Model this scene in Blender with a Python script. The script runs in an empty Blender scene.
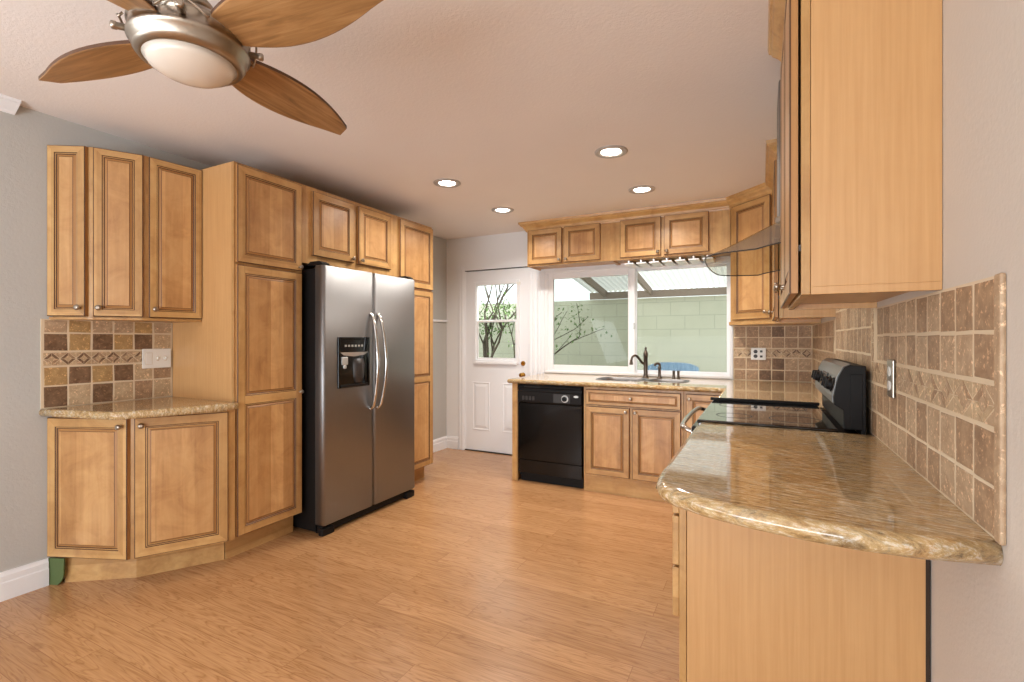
import bpy, bmesh, math, random
from mathutils import Vector, Matrix, noise as mnoise
R = math.radians
random.seed(7)
SC = bpy.context.scene
COL = SC.collection

# ------------------------------------------------------------------ camera
cam_d = bpy.data.cameras.new('camera')
cam = bpy.data.objects.new('camera', cam_d); COL.objects.link(cam)
cam.location = (0, 0, 1.275)
cam.rotation_euler = (R(90), 0, 0.474588)
cam_d.sensor_width = 36; cam_d.lens = 487.18*36/1024
cam_d.shift_y = -2.0/1024
cam_d.clip_start = 0.05
SC.camera = cam

# ------------------------------------------------------------------ world, sun, fill lamps
w = bpy.data.worlds.new('sky'); SC.world = w; w.use_nodes = True
bg = w.node_tree.nodes['Background']
bg.inputs[0].default_value = (0.90, 0.95, 1.0, 1); bg.inputs[1].default_value = 1.6

def lamp(name, kind, loc, rot, energy, color=(1, 1, 1), **kw):
    d = bpy.data.lights.new(name, kind); d.energy = energy; d.color = color
    for k, v in kw.items(): setattr(d, k, v)
    o = bpy.data.objects.new(name, d); COL.objects.link(o)
    o.location = loc; o.rotation_euler = rot
    return o
lamp('sun', 'SUN', (0, 9, 8), (R(-28), R(14), 0), 9.0, (1, .96, .9), angle=R(1.0))
# added fill lamps, out of view, brightening the room from behind and the left
lamp('rear_fill', 'AREA', (-1.3, -2.75, 1.25), (R(120), 0, 0), 140, (.85, .93, 1.0), shape='RECTANGLE', size=3.2, size_y=2.0)
lamp('side_fill', 'AREA', (-3.2, -1.5, 1.45), (R(112), 0, R(-90)), 34, (.85, .93, 1.0), shape='RECTANGLE', size=1.8, size_y=1.5)

SC.view_settings.view_transform = 'Standard'
SC.view_settings.look = 'None'
SC.view_settings.gamma = 1
SC.view_settings.use_curve_mapping = False
SC.view_settings.exposure = 0.74

# ------------------------------------------------------------------ materials
def lin(c):
    return tuple(((v/255)/12.92 if v/255 <= .04045 else ((v/255+.055)/1.055)**2.4) for v in c) + (1,)
class N:
    def __init__(s, name):
        s.m = bpy.data.materials.new(name); s.m.use_nodes = True
        s.t = s.m.node_tree; s.b = s.t.nodes['Principled BSDF']; s.out = s.t.nodes['Material Output']
    def n(s, typ, **kw):
        o = s.t.nodes.new(typ)
        for k, v in kw.items():
            if isinstance(k, str) and k.startswith('i_'):
                o.inputs[k[2:].replace('_', ' ')].default_value = v
            else: setattr(o, k, v)
        return o
    def l(s, a, b): s.t.links.new(a, b)
    def ramp(s, fac, stops):
        r = s.n('ShaderNodeValToRGB'); e = r.color_ramp.elements
        while len(e) < len(stops): e.new(.5)
        for i, (p, c) in enumerate(stops): e[i].position = p; e[i].color = lin(c)
        s.l(fac, r.inputs[0]); return r.outputs[0]
    def noise(s, vec, scale, detail=3, rough=.55, dist=0):
        o = s.n('ShaderNodeTexNoise'); o.inputs['Scale'].default_value = scale; o.inputs['Detail'].default_value = detail
        o.inputs['Roughness'].default_value = rough; o.inputs['Distortion'].default_value = dist
        s.l(vec, o.inputs['Vector']); return o.outputs['Fac']
    def coords(s, scale=(1, 1, 1), rnd=True, rot=(0, 0, 0)):
        tc = s.n('ShaderNodeTexCoord'); v = tc.outputs['Object']
        if rnd:
            oi = s.n('ShaderNodeObjectInfo'); mul = s.n('ShaderNodeMath', operation='MULTIPLY'); mul.inputs[1].default_value = 37
            s.l(oi.outputs['Random'], mul.inputs[0])
            ad = s.n('ShaderNodeVectorMath', operation='ADD'); s.l(v, ad.inputs[0]); s.l(mul.outputs[0], ad.inputs[1]); v = ad.outputs[0]
        mp = s.n('ShaderNodeMapping'); mp.inputs['Scale'].default_value = scale; mp.inputs['Rotation'].default_value = rot
        s.l(v, mp.inputs['Vector']); return mp.outputs[0]
    def mix(s, fac, a, b, mode='MIX'):
        o = s.n('ShaderNodeMix', data_type='RGBA', blend_type=mode)
        if isinstance(fac, (int, float)): o.inputs[0].default_value = fac
        else: s.l(fac, o.inputs[0])
        for i, x in ((6, a), (7, b)):
            if isinstance(x, tuple): o.inputs[i].default_value = x
            else: s.l(x, o.inputs[i])
        return o.outputs[2]
    def bump(s, h, strength=.2, dist=.002):
        o = s.n('ShaderNodeBump'); o.inputs['Strength'].default_value = strength; o.inputs['Distance'].default_value = dist
        s.l(h, o.inputs['Height']); s.l(o.outputs[0], s.b.inputs['Normal'])
    def set(s, **kw):
        for k, v in kw.items(): s.b.inputs[k.replace('_', ' ')].default_value = v
        return s
    def col(s, c):
        if isinstance(c, tuple): s.b.inputs['Base Color'].default_value = c
        else: s.l(c, s.b.inputs['Base Color'])
        return s

def plain(name, rgb, rough=.5, metal=0, coat=0, vary=.04):
    a = N(name); v = a.coords((1, 1, 1))
    f = a.noise(v, 9, 2)
    c = lin(rgb); d = tuple(x*(1-vary*2.5) for x in c[:3]) + (1,)
    a.col(a.mix(f, c, d)).set(Roughness=rough, Metallic=metal, Coat_Weight=coat)
    return a.m

def maple(name, horiz=False, tint=(1, 1, 1), rough=.36, fleck=False):
    a = N(name)
    sc = (1.1, 14, 15) if horiz else (14, 15, 1.1)
    v = a.coords(sc); g = a.noise(v, 1.6, 5, .6, .8)
    v2 = a.coords((1, 1, 1)); blot = a.noise(v2, 6.5, 5, .65, .8)
    def t(c): return tuple(min(255, c[i]*tint[i]) for i in range(3))
    c = a.ramp(g, [(.28, t((170, 127, 76))), (.5, t((198, 154, 97))), (.72, t((212, 172, 114)))])
    b = a.ramp(blot, [(.32, t((168, 120, 70))), (.5, t((204, 160, 102))), (.68, t((222, 182, 124)))])
    c = a.mix(.45, c, b)
    # glued-up staves, each a slightly different tone
    sx = a.n('ShaderNodeSeparateXYZ'); a.l(v2, sx.inputs[0])
    m1 = a.n('ShaderNodeMath', operation='MULTIPLY'); m1.inputs[1].default_value = 11.5
    a.l(sx.outputs[2 if horiz else 0], m1.inputs[0])
    fl = a.n('ShaderNodeMath', operation='FLOOR'); a.l(m1.outputs[0], fl.inputs[0])
    wn = a.n('ShaderNodeTexWhiteNoise', noise_dimensions='1D'); a.l(fl.outputs[0], wn.inputs['W'])
    st = a.ramp(wn.outputs['Value'], [(0, (216, 204, 190)), (1, (255, 255, 255))])
    c = a.mix(.8 if not fleck else .15, c, st, 'MULTIPLY')
    if fleck:
        f = a.noise(a.coords((55, 55, 1.6)), 1.5, 4, .6)
        c = a.mix(.7, a.mix(.6, c, lin(t((203, 158, 101)))), a.ramp(f, [(.3, t((192, 146, 90))), (.7, t((207, 163, 107)))]))
    a.col(c).set(Roughness=rough, Coat_Weight=.25, Coat_Roughness=.2)
    a.bump(g, .06, .001)
    return a.m

M = {}
M['maple'] = maple('maple_vertical')
M['maple_panel'] = maple('maple_panel', False, (1.03, 1.015, 1.05))
M['maple_h'] = maple('maple_horizontal', True)
M['veneer'] = maple('maple_veneer', False, (.985, .965, .985), .4, True)
M['glaze'] = plain('brown_glaze', (84, 50, 24), .45)
M['glaze_soft'] = plain('soft_glaze', (176, 126, 74), .42)
M['dark_gap'] = plain('dark_recess', (50, 32, 18), .8)
def wallmat(name, rgb, rough=.75, bs=.25):
    a = N(name); v = a.coords(rnd=False)
    f = a.noise(v, 85, 3, .6); g = a.noise(v, 2.0, 2)
    c = lin(rgb); a.col(a.mix(g, tuple(x*.97 for x in c[:3])+(1,), tuple(min(1, x*1.03) for x in c[:3])+(1,))).set(Roughness=rough)
    a.bump(f, bs, .004); return a.m
M['wall_grey'] = wallmat('grey_paint', (190, 189, 185))
M['wall_right'] = wallmat('beige_grey_paint', (208, 198, 187))
M['wall_white'] = wallmat('white_paint', (240, 241, 243))
M['ceil'] = wallmat('ceiling_paint', (238, 230, 225), .85, .35)
M['white'] = plain('white_gloss_paint', (242, 243, 246), .35, vary=.01)
M['white_plastic'] = plain('white_plastic', (238, 236, 230), .3, vary=.01)
M['ring_grey'] = plain('satin_trim', (190, 182, 176), .4, .3)
M['vinyl'] = plain('white_vinyl', (238, 238, 240), .4, vary=.01)

def floor_mat():
    a = N('oak_laminate')
    v = a.coords(rnd=False)
    br = a.n('ShaderNodeTexBrick'); br.offset = .37; br.offset_frequency = 2; br.squash = 1
    for k, x in (('Scale', 1.0), ('Mortar Size', .0012), ('Mortar Smooth', .2), ('Bias', 0.0), ('Brick Width', 1.21), ('Row Height', .127)):
        br.inputs[k].default_value = x
    br.inputs['Color1'].default_value = (0, 0, 0, 1); br.inputs['Color2'].default_value = (1, 1, 1, 1); br.inputs['Mortar'].default_value = (.5, .5, .5, 1)
    a.l(v, br.inputs['Vector'])
    idm = a.n('ShaderNodeMath', operation='MULTIPLY'); idm.inputs[1].default_value = 23; a.l(br.outputs['Color'], idm.inputs[0])
    ad = a.n('ShaderNodeVectorMath', operation='ADD'); a.l(v, ad.inputs[0]); a.l(idm.outputs[0], ad.inputs[1])
    mp = a.n('ShaderNodeMapping'); mp.inputs['Scale'].default_value = (1.3, 13, 1); a.l(ad.outputs[0], mp.inputs[0])
    base = a.noise(mp.outputs[0], 1.1, 3, .5, .9)
    ring = a.n('ShaderNodeMath', operation='MULTIPLY'); ring.inputs[1].default_value = 11; a.l(base, ring.inputs[0])
    fr = a.n('ShaderNodeMath', operation='PINGPONG'); fr.inputs[1].default_value = .5; a.l(ring.outputs[0], fr.inputs[0])
    mp2 = a.n('ShaderNodeMapping'); mp2.inputs['Scale'].default_value = (6, 130, 1); a.l(ad.outputs[0], mp2.inputs[0])
    fine = a.noise(mp2.outputs[0], 1.0, 4, .6)
    c1 = a.ramp(fr.outputs[0], [(.0, (146, 102, 64)), (.10, (182, 133, 88)), (.3, (198, 151, 104))])
    c2 = a.ramp(fine, [(.3, (160, 114, 74)), (.65, (202, 155, 109))])
    c = a.mix(.5, c1, c2)
    tone = a.ramp(br.outputs['Color'], [(0, (232, 226, 220)), (1, (255, 255, 255))])
    c = a.mix(.8, c, tone, 'MULTIPLY')
    c = a.mix(br.outputs['Fac'], c, lin((150, 104, 68)))
    a.col(c).set(Roughness=.27, Coat_Weight=.2, Coat_Roughness=.15)
    a.bump(fine, .05, .001); return a.m
M['floor'] = floor_mat()

def granite():
    a = N('gold_granite'); v = a.coords((1, 1, 1), rnd=False, rot=(0, 0, R(12)))
    mp = a.n('ShaderNodeMapping'); mp.inputs['Scale'].default_value = (1, 4.0, 2.5); a.l(v, mp.inputs[0])
    flow = a.noise(mp.outputs[0], 4.2, 9, .74, 1.6)
    c = a.ramp(flow, [(.30, (84, 72, 60)), (.38, (140, 120, 90)), (.44, (176, 142, 94)), (.50, (200, 170, 120)), (.56, (158, 146, 122)), (.62, (206, 186, 150)), (.70, (134, 120, 102))])
    grain = a.noise(mp.outputs[0], 24, 6, .82, .4)
    c2 = a.ramp(grain, [(.37, (52, 42, 36)), (.44, (152, 120, 80)), (.53, (196, 166, 116)), (.62, (240, 234, 222))])
    c = a.mix(.5, c, c2)
    ora = a.noise(mp.outputs[0], 7, 6, .7, 1.0)
    c = a.mix(a.ramp(ora, [(.53, (0, 0, 0)), (.63, (130, 130, 130))]), c, lin((190, 130, 66)))
    a.col(c).set(Roughness=.06, Coat_Weight=.25, Coat_Roughness=.02, Specular_IOR_Level=.55)
    return a.m
M['granite'] = granite()

def stone(name, rgb, dark, rough=.55):
    a = N(name); v = a.coords((1, 1, 1), rnd=False)
    f = a.noise(v, 26, 5, .65, .6); p = a.noise(v, 95, 3, .6)
    c = a.ramp(f, [(.3, dark), (.62, rgb), (.8, tuple(min(255, x*1.1) for x in rgb))])
    pit = a.ramp(p, [(.57, (0, 0, 0)), (.68, (255, 255, 255))])
    c = a.mix(pit, c, lin(tuple(min(255, x*1.25) for x in rgb)))
    a.col(c).set(Roughness=rough); a.bump(f, .25, .003); return a.m
M['grout'] = plain('sand_grout', (222, 202, 172), .85)
M['t_tan'] = stone('travertine_tan', (190, 162, 131), (162, 132, 102))
M['t_brown'] = stone('travertine_brown', (172, 141, 110), (138, 108, 82))
M['t_dark'] = stone('travertine_noce', (130, 100, 74), (96, 70, 48))
M['t_gold'] = stone('travertine_gold', (182, 148, 100), (156, 122, 78))
M['t_light'] = stone('travertine_ivory', (196, 170, 136), (172, 144, 112))

def steel(name, rgb, rough, stretch=(90, 90, 1.0)):
    a = N(name); v = a.coords(stretch, rnd=False); f = a.noise(v, 2, 4, .6)
    c = lin(rgb)
    a.col(a.mix(f, tuple(x*.93 for x in c[:3])+(1,), c)).set(Metallic=1.0, Roughness=rough)
    a.b.inputs['Anisotropic'].default_value = .4
    return a.m
M['steel'] = steel('brushed_stainless', (144, 143, 143), .44)
M['nickel'] = steel('satin_nickel', (172, 160, 146), .30, (8, 8, 60))
M['chrome'] = plain('polished_steel', (205, 203, 200), .14, 1)
M['bronze'] = plain('pewter_bronze', (104, 92, 82), .33, .9)
M['brass'] = plain('brass', (190, 140, 60), .25, 1)
M['black'] = plain('black_gloss', (13, 11, 10), .14, coat=.1); M['black'].node_tree.nodes['Principled BSDF'].inputs['Specular IOR Level'].default_value = .32
M['black_satin'] = plain('black_satin', (24, 21, 20), .5); M['black_satin'].node_tree.nodes['Principled BSDF'].inputs['Specular IOR Level'].default_value = .2
M['dark_grey'] = plain('dark_grey_plastic', (52, 48, 46), .4)
M['black_glass'] = plain('ceramic_glass', (10, 9, 9), .04, coat=1)
M['badge'] = plain('silver_badge', (200, 200, 198), .3, .6)
M['blue'] = plain('hazed_blue_plastic', (140, 172, 204), .5)  # blue of the chair, paled to include the haze of the window
M['green_paint'] = plain('old_green_paint', (86, 104, 58), .7)
M['opal'] = plain('opal_glass', (226, 214, 200), .25, coat=.5, vary=.01)
M['concrete'] = wallmat('concrete', (176, 172, 164), .85)
M['bark'] = plain('bark', (96, 84, 72), .85)
M['weathered'] = plain('weathered_timber', (150, 132, 118), .8)
M['leaf'] = plain('leaf_green', (108, 140, 72), .55)

def bladewood():
    a = N('oak_blade'); v = a.coords((2, 26, 8)); g = a.noise(v, 1.5, 4, .6, 1.0)
    a.col(a.ramp(g, [(.3, (126, 90, 54)), (.5, (158, 116, 72)), (.7, (180, 138, 92))])).set(Roughness=.35, Coat_Weight=.2); return a.m
M['blade'] = bladewood()

def blockwall():
    a = N('painted_block'); v = a.coords(rnd=False, rot=(R(90), 0, 0))
    br = a.n('ShaderNodeTexBrick')
    for k, x in (('Scale', 1.0), ('Mortar Size', .006), ('Mortar Smooth', .4), ('Brick Width', .406), ('Row Height', .203)):
        br.inputs[k].default_value = x
    br.inputs['Color1'].default_value = lin((206, 203, 182)); br.inputs['Color2'].default_value = lin((200, 198, 176)); br.inputs['Mortar'].default_value = lin((176, 175, 156))
    a.l(v, br.inputs['Vector'])
    f = a.noise(v, 3, 4, .6)
    c = a.mix(.25, br.outputs['Color'], a.ramp(f, [(.3, (184, 184, 162)), (.7, (212, 210, 190))]))
    a.col(c).set(Roughness=.85); a.bump(br.outputs['Fac'], -.4, .004); return a.m
M['block'] = blockwall()

def emit(name, rgb, s):
    a = N(name); a.col(lin(rgb)); a.b.inputs['Emission Color'].default_value = lin(rgb); a.b.inputs['Emission Strength'].default_value = s; return a.m
M['lamp'] = emit('lit_lamp_lens', (255, 246, 232), 14)

def thin_glass(name, tint, refl, rough=.0):
    m = bpy.data.materials.new(name); m.use_nodes = True; t = m.node_tree; t.nodes.clear()
    o = t.nodes.new('ShaderNodeOutputMaterial'); mx = t.nodes.new('ShaderNodeMixShader')
    tr = t.nodes.new('ShaderNodeBsdfTransparent'); gl = t.nodes.new('ShaderNodeBsdfGlossy'); fr = t.nodes.new('ShaderNodeFresnel')
    mu = t.nodes.new('ShaderNodeMath'); mu.operation = 'MULTIPLY'; mu.inputs[1].default_value = refl
    tr.inputs[0].default_value = tint + (1,); gl.inputs['Roughness'].default_value = rough; fr.inputs[0].default_value = 1.5
    t.links.new(fr.outputs[0], mu.inputs[0]); t.links.new(mu.outputs[0], mx.inputs[0])
    t.links.new(tr.outputs[0], mx.inputs[1]); t.links.new(gl.outputs[0], mx.inputs[2]); t.links.new(mx.outputs[0], o.inputs[0])
    return m
M['glass'] = thin_glass('window_glass', (.93, .96, .94), .08)
M['screen_glass'] = thin_glass('screened_glass', (.72, .75, .72), .35)
M['hood_glass'] = thin_glass('smoked_glass', (.70, .69, .62), .45)
def translucent():
    m = bpy.data.materials.new('translucent_sheet'); m.use_nodes = True; t = m.node_tree; t.nodes.clear()
    o = t.nodes.new('ShaderNodeOutputMaterial'); mx = t.nodes.new('ShaderNodeMixShader')
    a = t.nodes.new('ShaderNodeBsdfTranslucent'); b = t.nodes.new('ShaderNodeBsdfDiffuse')
    a.inputs[0].default_value = (.25, .25, .247, 1); b.inputs[0].default_value = (.7, .7, .68, 1); mx.inputs[0].default_value = .3
    t.links.new(a.outputs[0], mx.inputs[1]); t.links.new(b.outputs[0], mx.inputs[2]); t.links.new(mx.outputs[0], o.inputs[0])
    return m
M['sheet'] = translucent()

# ------------------------------------------------------------------ mesh builder
class MB:
    def __init__(s): s.v = []; s.f = []; s.mi = []; s.sm = []
    def add(s, vs, fs, mi=0, smooth=False):
        k = len(s.v); s.v += [tuple(x) for x in vs]
        for f in fs: s.f.append(tuple(i+k for i in f)); s.mi.append(mi); s.sm.append(smooth)
    def box(s, x0, x1, y0, y1, z0, z1, mi=0):
        vs = [(x, y, z) for z in (z0, z1) for y in (y0, y1) for x in (x0, x1)]
        s.add(vs, [(0, 2, 3, 1), (4, 5, 7, 6), (0, 1, 5, 4), (2, 6, 7, 3), (0, 4, 6, 2), (1, 3, 7, 5)], mi); return s
    def prism(s, poly, z0, z1, mi=0):
        n = len(poly); vs = [(x, y, z0) for x, y in poly] + [(x, y, z1) for x, y in poly]
        s.add(vs, [tuple(range(n))[::-1], tuple(range(n, 2*n))] + [(i, (i+1) % n, n+(i+1) % n, n+i) for i in range(n)], mi); return s
    def extrude(s, prof, axis, a0, a1, mi=0):
        """closed profile of 2-D points extruded along an axis: axis 'x': (y,z), 'y': (x,z)"""
        n = len(prof)
        def p(q, a): return (a, q[0], q[1]) if axis == 'x' else (q[0], a, q[1])
        vs = [p(q, a0) for q in prof] + [p(q, a1) for q in prof]
        s.add(vs, [tuple(range(n)), tuple(range(n, 2*n))[::-1]] + [(i, n+i, n+(i+1) % n, (i+1) % n) for i in range(n)], mi); return s
    def loops(s, rings, mis=0, smooth=True, cap0=True, cap1=True):
        n = len(rings[0]); k = len(s.v)
        for r in rings: s.v += [tuple(x) for x in r]
        for j in range(len(rings)-1):
            for i in range(n):
                s.f.append((k+j*n+i, k+j*n+(i+1) % n, k+(j+1)*n+(i+1) % n, k+(j+1)*n+i))
                s.mi.append(mis if isinstance(mis, int) else mis[j]); s.sm.append(smooth)
        m0 = mis if isinstance(mis, int) else mis[0]; m1 = mis if isinstance(mis, int) else mis[-1]
        if cap0: s.f.append(tuple(k+i for i in range(n))[::-1]); s.mi.append(m0); s.sm.append(False)
        if cap1: s.f.append(tuple(k+(len(rings)-1)*n+i for i in range(n))); s.mi.append(m1); s.sm.append(False)
        return s
    def lathe(s, prof, c=(0, 0, 0), axis='z', n=32, mis=0, cap0=True, cap1=True):
        rings = []
        for r, h in prof:
            ring = []
            for i in range(n):
                a = 2*math.pi*i/n; u, v_ = r*math.cos(a), r*math.sin(a)
                if axis == 'z': q = (u, v_, h)
                elif axis == 'y': q = (u, h, -v_)
                elif axis == '-y': q = (u, -h, v_)
                elif axis == '-x': q = (-h, u, -v_)
                else: q = (h, u, v_)
                ring.append((q[0]+c[0], q[1]+c[1], q[2]+c[2]))
            rings.append(ring)
        return s.loops(rings, mis, True, cap0, cap1)
    def tube(s, pts, r, n=10, mi=0):
        pts = [Vector(p) for p in pts]; rings = []
        rr = r if isinstance(r, (list, tuple)) else [r]*len(pts)
        up = None
        for i, p in enumerate(pts):
            t = (pts[min(i+1, len(pts)-1)]-pts[max(i-1, 0)]).normalized()
            if up is None: up = Vector((0, 0, 1)) if abs(t.z) < .9 else Vector((1, 0, 0))
            a = t.cross(up).normalized(); b = a.cross(t).normalized(); up = b
            rings.append([p+a*rr[i]*math.cos(2*math.pi*k/n)+b*rr[i]*math.sin(2*math.pi*k/n) for k in range(n)])
        return s.loops(rings, mi)
    def build(s, name, mats, parent=None, bevel=0, seg=2, loc=None, rot=None, fixn=True, solid=0):
        me = bpy.data.meshes.new(name); me.from_pydata(s.v, [], s.f)
        if not isinstance(mats, (list, tuple)): mats = [mats]
        for m in mats: me.materials.append(M[m] if isinstance(m, str) else m)
        for p, mi, sm in zip(me.polygons, s.mi, s.sm): p.material_index = mi; p.use_smooth = sm
        if fixn:
            bm = bmesh.new(); bm.from_mesh(me); bmesh.ops.recalc_face_normals(bm, faces=bm.faces); bm.to_mesh(me); bm.free()
        o = bpy.data.objects.new(name, me); COL.objects.link(o)
        if parent: o.parent = parent
        if loc is not None: o.location = loc
        if rot is not None: o.rotation_euler = rot
        if solid:
            so = o.modifiers.new('thick', 'SOLIDIFY'); so.thickness = solid; so.offset = 0
        if bevel:
            b = o.modifiers.new('bevel', 'BEVEL'); b.width = bevel; b.segments = seg; b.limit_method = 'ANGLE'; b.angle_limit = R(40)
            b.harden_normals = False
        return o
def tag(o, label, cat, group=None, kind=None):
    o['label'] = label; o['category'] = cat
    if group: o['group'] = group
    if kind: o['kind'] = kind
    return o
def thing(name, label, cat, loc=(0, 0, 0), rz=0, group=None, kind=None):
    o = bpy.data.objects.new(name, None); COL.objects.link(o); o.empty_display_size = .1
    o.location = loc; o.rotation_euler = (0, 0, rz)
    return tag(o, label, cat, group, kind)
def copy_tree(o, parent=None):
    c = o.copy(); COL.objects.link(c)
    if parent: c.parent = parent
    for ch in list(o.children): copy_tree(ch, c)
    return c
def arc(cx, cy, r, a0, a1, n):
    return [(cx+r*math.cos(R(a0+(a1-a0)*i/n)), cy+r*math.sin(R(a0+(a1-a0)*i/n))) for i in range(n+1)]
def smooth_path(pts, n=6):
    """Catmull-Rom through the points"""
    P = [Vector(p) for p in pts]; P = [P[0]*2-P[1]] + P + [P[-1]*2-P[-2]]; out = []
    for i in range(1, len(P)-2):
        for k in range(n):
            t = k/n; a, b, c, d = P[i-1], P[i], P[i+1], P[i+2]
            out.append(.5*((2*b)+(c-a)*t+(2*a-5*b+4*c-d)*t*t+(3*b-a-3*c+d)*t*t*t))
    out.append(P[-2]); return out
def offset_poly(poly, d, flat=None):
    """inset a CCW polygon by d, edges for which flat(p, q) is true stay in place"""
    n = len(poly); out = []
    for i in range(n):
        p0, p1, p2 = Vector(poly[i-1]), Vector(poly[i]), Vector(poly[(i+1) % n])
        e1 = (p1-p0).normalized(); e2 = (p2-p1).normalized()
        d1 = 0 if flat and flat(p0, p1) else d; d2 = 0 if flat and flat(p1, p2) else d
        n1 = Vector((-e1.y, e1.x)); n2 = Vector((-e2.y, e2.x))
        det = n1.x*n2.y-n1.y*n2.x
        if abs(det) < .05: q = p1+n1*((d1+d2)/2)
        else:
            q = p1+Vector(((d1*n2.y-d2*n1.y)/det, (n1.x*d2-n2.x*d1)/det))
        out.append((q.x, q.y))
    return out

# ------------------------------------------------------------------ room shell
YB, XL, XR, ZC, YR = 4.74, -3.30, .375, 2.44, -2.8
def struct(name, mb, mat, label, cat, **kw):
    return tag(mb.build(name, mat, **kw), label, cat, kind='structure')
struct('floor', MB().box(XL-.1, XR+.1, YR-.1, YB+.0, -.06, 0), 'floor', 'oak coloured laminate plank floor of the kitchen', 'floor')
struct('ceiling', MB().box(XL-.1, XR+.1, YR-.1, YB+.14, ZC, ZC+.08), 'ceil', 'textured pale pinkish ceiling with four recessed lights', 'ceiling')
struct('wall_left', MB().box(XL-.12, XL, YR-.1, YB+.14, -.06, ZC), 'wall_grey', 'grey painted wall behind the pantry and refrigerator', 'wall')
struct('wall_right', MB().box(XR, XR+.12, YR-.1, YB+.14, -.06, ZC), 'wall_right', 'beige grey wall carrying the range and right hand cabinets', 'wall')
struct('wall_rear', MB().box(XL, XR, YR-.1, YR, -.06, ZC), 'wall_grey', 'plain wall behind the viewer', 'wall')
DX0, DX1, DZ = -3.045, -2.232, 2.058
WX0, WX1, WZ0, WZ1 = -2.045, -.231, .922, 1.992
mb = MB()
for x0, x1, z0, z1 in ((XL, DX0, -.06, ZC), (DX0, DX1, DZ, ZC), (DX1, WX0, -.06, ZC), (WX0, WX1, -.06, WZ0), (WX0, WX1, WZ1, ZC), (WX1, XR, -.06, ZC)):
    mb.box(x0, x1, YB, YB+.14, z0, z1)
struct('wall_back', mb, 'wall_white', 'white painted wall with the exterior door and the sliding window', 'wall')

# baseboards and trims
def baseprof(h=.138):
    return [(0, 0), (.016, 0), (.016, h*.62), (.013, h*.66), (.013, h*.86), (.009, h*.92), (.006, h), (0, h)]
mb = MB(); mb.extrude([(XL+a, z) for a, z in baseprof()], 'y', YR, 1.148)
mb.extrude([(XL+a, z) for a, z in baseprof()], 'y', 3.66, YB)
struct('baseboard_left', mb, 'white', 'white profiled baseboard along the left grey wall', 'baseboard')
mb = MB(); mb.extrude([(YB-a, z) for a, z in baseprof()], 'x', XL+.016, -3.128)
struct('baseboard_back', mb, 'white', 'short white baseboard between the left corner and the door casing', 'baseboard')
mb = MB()
cp = [(0, 2.385), (.012, 2.388), (.020, 2.396), (.030, 2.400), (.052, 2.412), (.066, 2.423), (.080, 2.427), (.084, 2.44), (0, 2.44)]
mb.extrude([(XL+a, z) for a, z in cp], 'y', YR, 1.022)
struct('trim_1', mb, 'white', 'white crown moulding ending high on the left wall', 'trim', bevel=.001)
struct('trim_2', MB().box(XL, XL+.02, 3.9, YB, 1.472, 1.497), 'white', 'thin white rail on the grey wall beside the back corner', 'trim', bevel=.002)

# ------------------------------------------------------------------ exterior door
d1 = thing('door_1', 'white exterior door with a glazed upper half and two raised panels', 'door', (0, YB, 0), kind='structure')
mb = MB(); ys, ye = .012, .055
LX0, LX1, LZ0, LZ1 = -2.905, -2.376, 1.035, 1.892
sx0, sx1, sz0, sz1 = DX0+.008, DX1-.008, .012, DZ-.012
for a in ((sx0, LX0, sz0, sz1), (LX1, sx1, sz0, sz1), (LX0, LX1, sz0, LZ0), (LX0, LX1, LZ1, sz1)): mb.box(a[0], a[1], ys, ye, a[2], a[3])
mb.build('slab', 'white', d1)
for px0, px1 in ((-2.935, -2.735), (-2.545, -2.345)):
    mb = MB()
    for z0, z1 in ((.255, .775),):
        def rect(i, y): return [(px0+i, y, z0+i), (px1-i, y, z0+i), (px1-i, y, z1-i), (px0+i, y, z1-i)]
        mb.loops([rect(-.012, ys+.002), rect(-.012, ys-.004), rect(-.006, ys-.006), rect(.004, ys-.001), rect(.014, ys-.001), rect(.04, ys-.007)], smooth=False)
    mb.build('raised_panel', 'white', d1)
mb = MB()
def fr(mb, x0, x1, z0, z1, t, y0, y1, mi=0):
    mb.box(x0, x0+t, y0, y1, z0, z1, mi); mb.box(x1-t, x1, y0, y1, z0, z1, mi); mb.box(x0+t, x1-t, y0, y1, z0, z0+t, mi); mb.box(x0+t, x1-t, y0, y1, z1-t, z1, mi)
fr(mb, LX0-.03, LX1+.03, LZ0-.03, LZ1+.03, .036, ys-.014, ys)
fr(mb, LX0, LX1, LZ0, LZ1, .012, ys, ye)
mb.box(LX0-.005, LX1+.005, ys-.028, ys-.014, LZ0-.04, LZ0-.012)
mb.build('lite_frame', 'white', d1, bevel=.003)
mb = MB(); fr(mb, LX0+.012, LX1-.012, LZ0+.012, 1.482, .018, .02, .034); mb.box(LX0+.012, LX1-.012, .036, .05, 1.462, 1.49)
mb.build('sash', 'vinyl', d1, bevel=.002)
MB().box(LX0+.01, LX1-.01, .041, .044, 1.48, LZ1-.01).build('upper_pane', 'glass', d1)
MB().box(LX0+.03, LX1-.03, .026, .029, LZ0+.03, 1.465).build('lower_pane', 'screen_glass', d1)
kn = [(.027, 0), (.027, .006), (.012, .01), (.010, .028), (.02, .034), (.026, .046), (.024, .058), (.012, .064)]
MB().lathe(kn, (-2.305, ys, .885), '-y', 20).build('door_knob', 'brass', d1)
db = [(.027, 0), (.026, .008), (.018, .014), (.017, .02)]
k = MB().lathe(db, (-2.305, ys, 1.01), '-y', 20); k.box(-2.309, -2.301, ys-.034, ys-.018, .992, 1.028); k.build('deadbolt', 'brass', d1)
MB().box(-2.372, -2.335, ys-.018, ys, 1.865, 1.898).build('door_sensor', 'white_plastic', d1, bevel=.003)
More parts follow.
